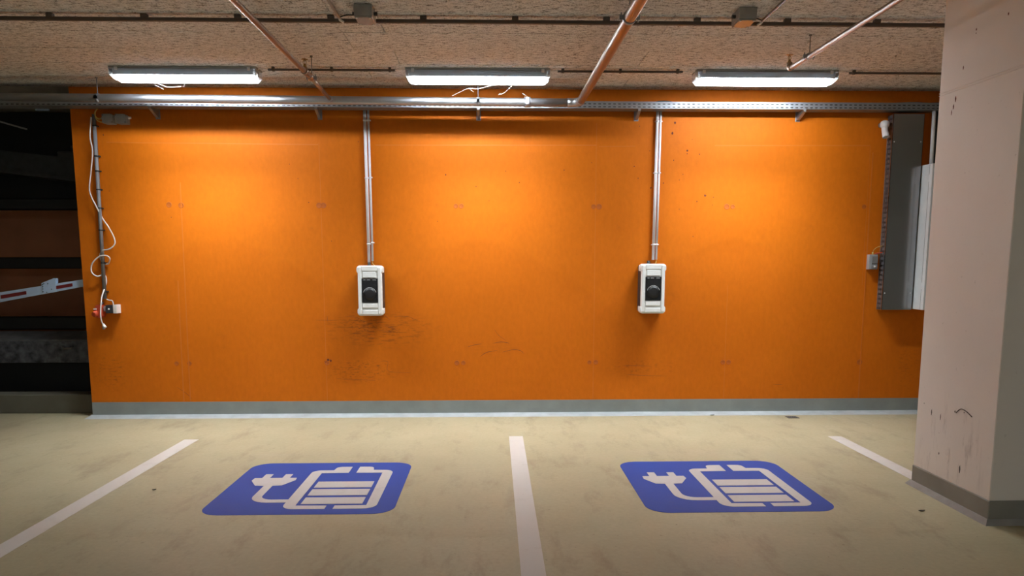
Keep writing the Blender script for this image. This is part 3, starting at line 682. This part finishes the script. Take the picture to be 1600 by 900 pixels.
# ------------------------------------------------------------------ wall right: duct, cabinet, switch, spout
dt = thing('cable_duct', (3.707, 0, .977), 'tall grey sheet metal cable duct cover on the right of the wall', 'cable duct')
bm = B(); box(bm, 3.567, 3.847, -.102, -.099, .977, 2.722); box(bm, 3.567, 3.570, -.102, -.088, .977, 2.722); box(bm, 3.844, 3.847, -.102, -.088, .977, 2.722); link('cover', rel(bm, dt), 'duct_metal', dt)
bm = B(); x0 = 3.572
for z0 in [.98 + .0435 * k for k in range(40)]:
    box(bm, x0, x0 + .002, -.086, -.012, z0, z0 + .018)
for ya, yb in ((-.088, -.070), (-.060, -.036), (-.026, -.010)): box(bm, x0, x0 + .002, ya, yb, .977, 2.722)
link('slotted_side', rel(bm, dt), 'tray_metal', dt)
bm = B(); box(bm, 3.842, 3.844, -.088, -.01, .977, 2.722); box(bm, 3.572, 3.844, -.012, -.0, .977, 2.722); link('rear_tray', rel(bm, dt), 'tray_metal', dt)
for x, z in ((3.585, 2.48), (3.826, 2.48), (3.585, 1.13), (3.826, 1.13)):
    bm = B(); lathe_y(bm, [(.006, -.101), (.006, -.104), (.003, -.105)], 8)
    for v in bm.verts: v.co += Vector((x, 0, z))
    link('screw', rel(bm, dt), 'conduit_pale', dt)
cb = thing('white_cabinet', (4.0, 0, .983), 'white wall cabinet half hidden behind the pillar', 'cabinet')
bm = B(); box(bm, 3.860, 4.26, -.205, -.006, .983, 2.275, .004, 1); link('body', rel(bm, cb), 'cabinet_white', cb)
bm = B(); box(bm, 3.858, 4.262, -.255, -.212, .983, 2.272, .004, 2); dr = link('door', rel(bm, cb), 'cabinet_white', cb)
for z in (1.2, 2.15):
    bm = B(); sweep(bm, [(3.866, -.209, z - .03), (3.866, -.209, z + .03)], .006, 8); link('hinge', rel(bm, cb), 'conduit_pale', dr)
bm = B(); box(bm, 3.862, 4.258, -.213, -.204, .987, 2.268); link('door_seal', rel(bm, cb), 'dark_plastic', cb)
bm = B(); box(bm, 3.875, 3.90, -.258, -.254, 2.20, 2.24, .001, 1); link('sticker', rel(bm, cb), 'label_white', dr)
wall_conduit((3.918, -.12, 2.78), (3.924, -.12, 2.28), .016, 'conduit_pale', 'pale grey vertical conduit from the tray into the white cabinet', (), None)
wall_conduit((3.965, -.08, 2.78), (3.968, -.08, 2.28), .014, 'cable_black', 'black cable conduit behind the pale one above the white cabinet', (), None)
sw = thing('grey_switch_box', (3.50, 0, 1.345), 'small grey switch box with yellow lead beside the metal duct', 'switch')
bm = B(); box(bm, 3.452, 3.532, -.05, 0, 1.346, 1.482, .004, 2); link('body', rel(bm, sw), 'grey_plastic', sw)
bm = B(); box(bm, 3.472, 3.530, -.058, -.05, 1.400, 1.468, .003, 1); link('lid', rel(bm, sw), 'conduit_grey', sw)
bm = B(); box(bm, 3.472, 3.530, -.056, -.05, 1.350, 1.395, .003, 1); link('lower_plate', rel(bm, sw), 'conduit_grey', sw)
bm = B(); lathe_y(bm, [(.009, -.055), (.009, -.061), (.005, -.063)], 12)
for v in bm.verts: v.co += Vector((3.502, 0, 1.372))
link('button', rel(bm, sw), 'label_white', sw)
bm = B(); sweep(bm, [(3.492, -.025, 1.478), (3.492, -.025, 1.502)], .007, 8); link('gland', rel(bm, sw), 'cable_yellow', sw)
bm = B(); sweep(bm, spline([(3.492, -.025, 1.50), (3.50, -.03, 1.525), (3.53, -.03, 1.548), (3.575, -.04, 1.56)], 5), .003, 6); link('lead', rel(bm, sw), 'cable_yellow', sw)
bm = B(); sweep(bm, [(3.515, -.02, 1.488), (3.545, -.03, 1.494), (3.575, -.04, 1.50)], .006, 8); link('red_lead', rel(bm, sw), 'red_plastic', sw)
sp = thing('grey_pipe_spout', (3.505, 0, 2.60), 'short grey plastic pipe spout pointing down beside the duct top', 'pipe')
bm = B(); sweep(bm, [(3.505, -.002, 2.64), (3.505, -.05, 2.64), (3.505, -.062, 2.64)], [.022, .022, .018], 14); link('wall_stub', rel(bm, sp), 'grey_plastic', sp)
bm = B(); sweep(bm, [(3.504, -.075, 2.668), (3.504, -.075, 2.662), (3.504, -.075, 2.650), (3.504, -.075, 2.625), (3.504, -.075, 2.614), (3.504, -.075, 2.606)], [.016, .030, .038, .038, .033, .028], 18); link('cap', rel(bm, sp), 'conduit_pale', sp)
bm = B(); sweep(bm, [(3.504, -.075, 2.615), (3.506, -.080, 2.575), (3.510, -.100, 2.520)], [.027, .026, .029], 18, cap=False); sweep(bm, [(3.5095, -.098, 2.524), (3.506, -.080, 2.575)], [.0255, .022], 18, cap=False); link('spout', rel(bm, sp), 'conduit_pale', sp)

# ------------------------------------------------------------------ floor markings
def line_marking(x0, x1, y0, y1, label):
    bm = B(); prism(bm, [(x0, y0), (x1, y0), (x1, y1), (x0, y1)], 'z', 0, .0016)
    tag(link('bay_line', bm, 'line_white'), label, 'floor marking', 'white parking bay lines')
line_marking(-2.487, -2.374, -6.0, -.926, 'white painted bay line on the left of the floor')
line_marking(.119, .232, -6.0, -.892, 'white painted bay line down the middle between the blue signs')
line_marking(2.718, 2.828, -2.215, -.965, 'white painted bay line running to the pillar on the right')
def make_sign():
    t = thing('charging_bay_sign', (-1.128, -2.182, 0), 'blue painted floor sign with white plug and battery, left bay', 'floor sign', 'blue charging bay signs on the floor')
    bm = B(); prism(bm, rrect(-.553, .551, -.528, .532, .125, 8), 'z', 0, .0014); link('blue_field', bm, 'sign_blue', t)
    def white(name, poly):
        bm = B(); prism(bm, poly, 'z', .0008, .0026); link(name, bm, 'line_white', t)
    def arc(cx, cy, r, a0, a1, n=6): return [(cx + r * math.cos(math.radians(a0 + (a1 - a0) * i / n)), cy + r * math.sin(math.radians(a0 + (a1 - a0) * i / n))) for i in range(n + 1)]
    left = [(.145, .425)] + arc(.075, .390, .035, 90, 180, 4) + [(.034, .342)] + arc(-.045, .282, .060, 90, 180) + arc(-.032, -.367, .073, 180, 270) + [(.148, -.440), (.148, -.382), (-.034, -.379), (-.034, .278), (.145, .282)]
    white('battery_frame', left)
    right = [(.196, .425)] + arc(.262, .390, .035, 90, 0, 4) + [(.303, .347)] + arc(.377, .282, .063, 90, 0) + arc(.367, -.367, .073, 0, -90) + [(.195, -.440), (.195, -.382), (.378, -.379), (.372, .280), (.196, .282)]
    white('battery_frame', right)
    for v0, v1 in ((.085, -.040), (-.074, -.196), (-.233, -.355)): white('charge_bar', [(-.010, v0), (.350, v0), (.350, v1), (-.010, v1)])
    plug = [(-.447, .175), (-.400, .175), (-.400, .261), (-.350, .261), (-.350, .175), (-.268, .175), (-.268, .259), (-.220, .259), (-.220, .175), (-.173, .175), (-.168, .125), (-.225, .014), (-.282, .008), (-.282, -.19)]
    plug += arc(-.205, -.190, .077, 180, 270, 6)[1:] + [(-.095, -.267), (-.095, -.321), (-.22, -.321)] + arc(-.22, -.205, .116, 270, 180, 6)[1:] + [(-.336, .008), (-.395, .014), (-.450, .118)]
    white('plug', plug)
    return t
s0 = make_sign(); s1 = copy_tree(s0); s1.location = (1.427, -2.208, 0); s1['label'] = 'blue painted floor sign with white plug and battery, right bay'
# drain and litter
dg = thing('floor_drain_grate', (2.735, -.222, 0), 'small black slotted drain grate by the wall foot', 'drain grate')
bm = B(); box(bm, -.052, .052, -.042, .042, -.002, .001); link('frame', bm, 'black_steel', dg)
for k in range(5): bm = B(); box(bm, -.046 + k * .020, -.036 + k * .020, -.036, .036, .0005, .004); link('bar', bm, 'dark_metal', dg)
def litter(x, y, s, rz, label):
    bm = B(); prism(bm, [(-s, 0), (-s * .3, s * .32), (s * .5, s * .25), (s, -.05 * s), (s * .3, -s * .3), (-s * .5, -s * .22)], 'z', .0, .004)
    for v in bm.verts: v.co.z += .004 * (abs(v.co.x) / s)
    o = tag(link('dry_leaf', bm, 'leaf', None, (x, y, .0005)), label, 'leaf'); o.rotation_euler = (0, 0, rz)
litter(2.43, -2.75, .019, .1, 'dark dry leaf scrap on the floor beside the pillar base')
litter(2.025, -.12, .022, .3, 'dark dry leaf scrap at the wall foot below the right charger')
litter(-2.122, -2.24, .012, .6, 'tiny dark crumb on the floor left of the left sign')

# ------------------------------------------------------------------ dark recess on the left
rk = thing('steel_lift_frame', (-5.2, .75, -1.6), 'black steel frame with horizontal beams in the dark recess', 'steel frame')
for z0, z1 in ((1.93, 2.042), (1.354, 1.467), (.746, .875)):
    bm = B(); box(bm, -7.9, -3.74, .70, .705, z0, z1); box(bm, -7.9, -3.74, .70, .78, z1 - .008, z1); box(bm, -7.9, -3.74, .70, .78, z0, z0 + .008); link('beam', rel(bm, rk), 'black_steel', rk)
for x in (-7.6, -5.9, -3.82):
    bm = B(); box(bm, x - .05, x + .05, .78, .86, -1.6, 2.6, .004, 1); link('post', rel(bm, rk), 'black_steel', rk)
pf = thing('scuffed_steel_platform', (-5.2, .45, .44), 'scuffed dark grey steel platform edge below the beams in the recess', 'platform')
bm = B(); box(bm, -7.9, -3.73, .45, .458, .442, .655, .002, 1); link('fascia', rel(bm, pf), 'scuffed' if 'scuffed' in MATS else simple('scuffed', (.085, .09, .105), .45, var=.8, scale=14, bmp=.2), pf)
bm = B(); prism(bm, [(.45, .652), (.462, .668), (.66, .735), (.66, .72), (.47, .652)], 'x', -7.9, -3.73); link('deck_lip', rel(bm, pf), simple('deck', (.13, .13, .13), .6, var=.3, scale=9), pf)
bm = B(); box(bm, -7.9, -3.73, .66, .68, -1.59, .70); link('shade_sheet', rel(bm, pf), 'black_steel', pf)  # black sheet added to keep the gap under the platform in darkness
bm = B(); sweep(bm, [(-4.20, .445, .60), (-4.19, .43, .585), (-4.12, .43, .585), (-4.11, .445, .60)], .012, 8); link('hook', rel(bm, pf), 'dark_metal', pf)
rp = thing('tilted_steel_ramp', (-5.4, .85, 2.25), 'tilted dark steel panel high up in the unlit recess', 'panel')
bm = B(); prism(bm, [(-7.5, 2.62), (-3.74, 2.165), (-3.74, 2.20), (-7.5, 2.66)], 'y', .80, 1.25); link('panel', rel(bm, rp), 'dark_steel', rp)
bm = B(); prism(bm, [(-7.5, 2.66), (-3.74, 2.20), (-3.74, 2.40), (-7.5, 2.80)], 'y', .84, .85); link('upstand', rel(bm, rp), 'dark_steel', rp)
bm = B(); box(bm, -7.9, -3.72, 1.262, 1.29, 2.06, 2.97); link('shade_sheet', rel(bm, rp), 'black_steel', rp)  # black sheet standing in for the darkness above the top beam
bm = B(); sweep(bm, [(-5.50, .5, 2.974), (-4.41, .5, 2.666)], .008, 8); tag(link('slanted_steel_rod', bm, 'conduit_grey'), 'thin slanted grey rod high in the dark recess', 'rod')
pp = thing('pale_sign_plate', (-4.305, .59, 2.853), 'small pale plate below the tray in the dark recess', 'plate')
bm = B(); box(bm, -4.37, -4.24, .58, .60, 2.853, 2.884, .003, 1); link('plate', rel(bm, pp), 'board_white', pp)
bm = B(); box(bm, -4.31, -4.30, .588, .592, 2.884, 2.9755); link('hanger', rel(bm, pp), 'dark_steel', pp)
mo = thing('hydraulic_unit', (-4.2, .9, 2.40), 'dark machine unit with a small tank high in the recess', 'machine')
bm = B(); box(bm, -4.36, -4.08, .86, 1.05, 2.40, 2.52, .015, 2); link('tank', rel(bm, mo), 'dark_plastic', mo)
bm = B(); sweep(bm, [(-4.2, .93, 2.52), (-4.2, .93, 2.58)], .05, 14); link('motor', rel(bm, mo), 'dark_plastic', mo)
# barrier board with red stripes, rising to the right
ar = thing('barrier_arm', (-4.06, .06, 1.19), 'white barrier arm with dark red stripes crossing the dark recess', 'barrier')
def slant(pts): return pts
def armz(x, t): # centre line and half height of the tapering arm
    f = (x + 4.505) / (-3.757 + 4.505); return 1.100 + f * (1.227 - 1.100) + t * (.044 - f * .012)
bm = B(); prism(bm, [(-7.2, armz(-7.2, -1)), (-3.72, armz(-3.72, -1)), (-3.72, armz(-3.72, 1)), (-7.2, armz(-7.2, 1))], 'y', .055, .085); link('board', rel(bm, ar), 'board_white', ar)
for x0, x1, q in ((-4.495, -4.262, .38), (-3.995, -3.842, .42), (-4.98, -4.75, .38), (-5.46, -5.23, .38), (-5.94, -5.71, .38), (-6.42, -6.19, .38)):
    bm = B(); prism(bm, [(x0, armz(x0, -q)), (x1, armz(x1, -q)), (x1, armz(x1, q)), (x0, armz(x0, q))], 'y', .0565, .0535); link('red_stripe', rel(bm, ar), 'stripe_red', ar)
bm = B(); box(bm, -7.25, -7.05, .09, .145, 0, .85, .006, 1); link('post', rel(bm, ar), 'dark_steel', ar)
bm = B(); prism(bm, [(-4.118, 1.128), (-3.992, 1.150), (-3.988, 1.270), (-4.005, 1.272), (-4.118, 1.228)], 'y', .050, .09); jp = link('joint_plate', rel(bm, ar), 'board_white', ar)
boltm = None
for x, z in ((-4.108, 1.214), (-4.108, 1.195), (-4.108, 1.175), (-4.108, 1.150), (-4.06, 1.222), (-4.03, 1.172), (-4.075, 1.145), (-4.095, 1.222)):
    bm = B(); lathe_y(bm, [(.0045, .051), (.0045, .047), (.002, .0465)], 8)
    for v in bm.verts: v.co += Vector((x, 0, z))
    link('bolt', rel(bm, ar), 'dark_plastic', jp)

# ------------------------------------------------------------------ cobwebs hanging from the middle and left lights
def cobweb(name, strands, label):
    bm = B()
    for s in strands: sweep(bm, spline(s, 5), .0013, 4)
    tag(link(name, bm, 'web'), label, 'cobweb')
cobweb('cobweb', [[(.13, -.56, 2.86), (0.0, -.54, 2.845), (-.12, -.50, 2.825), (-.20, -.47, 2.835), (-.27, -.44, 2.815), (-.34, -.40, 2.79)], [(-.20, -.47, 2.835), (-.16, -.45, 2.81)], [(.16, -.56, 2.845), (.10, -.5, 2.80), (.06, -.48, 2.785)], [(.06, -.50, 2.79), (.045, -.5, 2.777)], [(.24, -.5, 2.79), (.30, -.46, 2.765)]], 'pale cobweb strands hanging below the middle light')
cobweb('cobweb', [[(-2.70, -.56, 2.845), (-2.62, -.54, 2.815), (-2.52, -.53, 2.825)], [(-2.48, -.55, 2.842), (-2.50, -.53, 2.82)], [(-2.72, -.55, 2.83), (-2.66, -.53, 2.80)]], 'pale cobweb strands hanging below the left light')
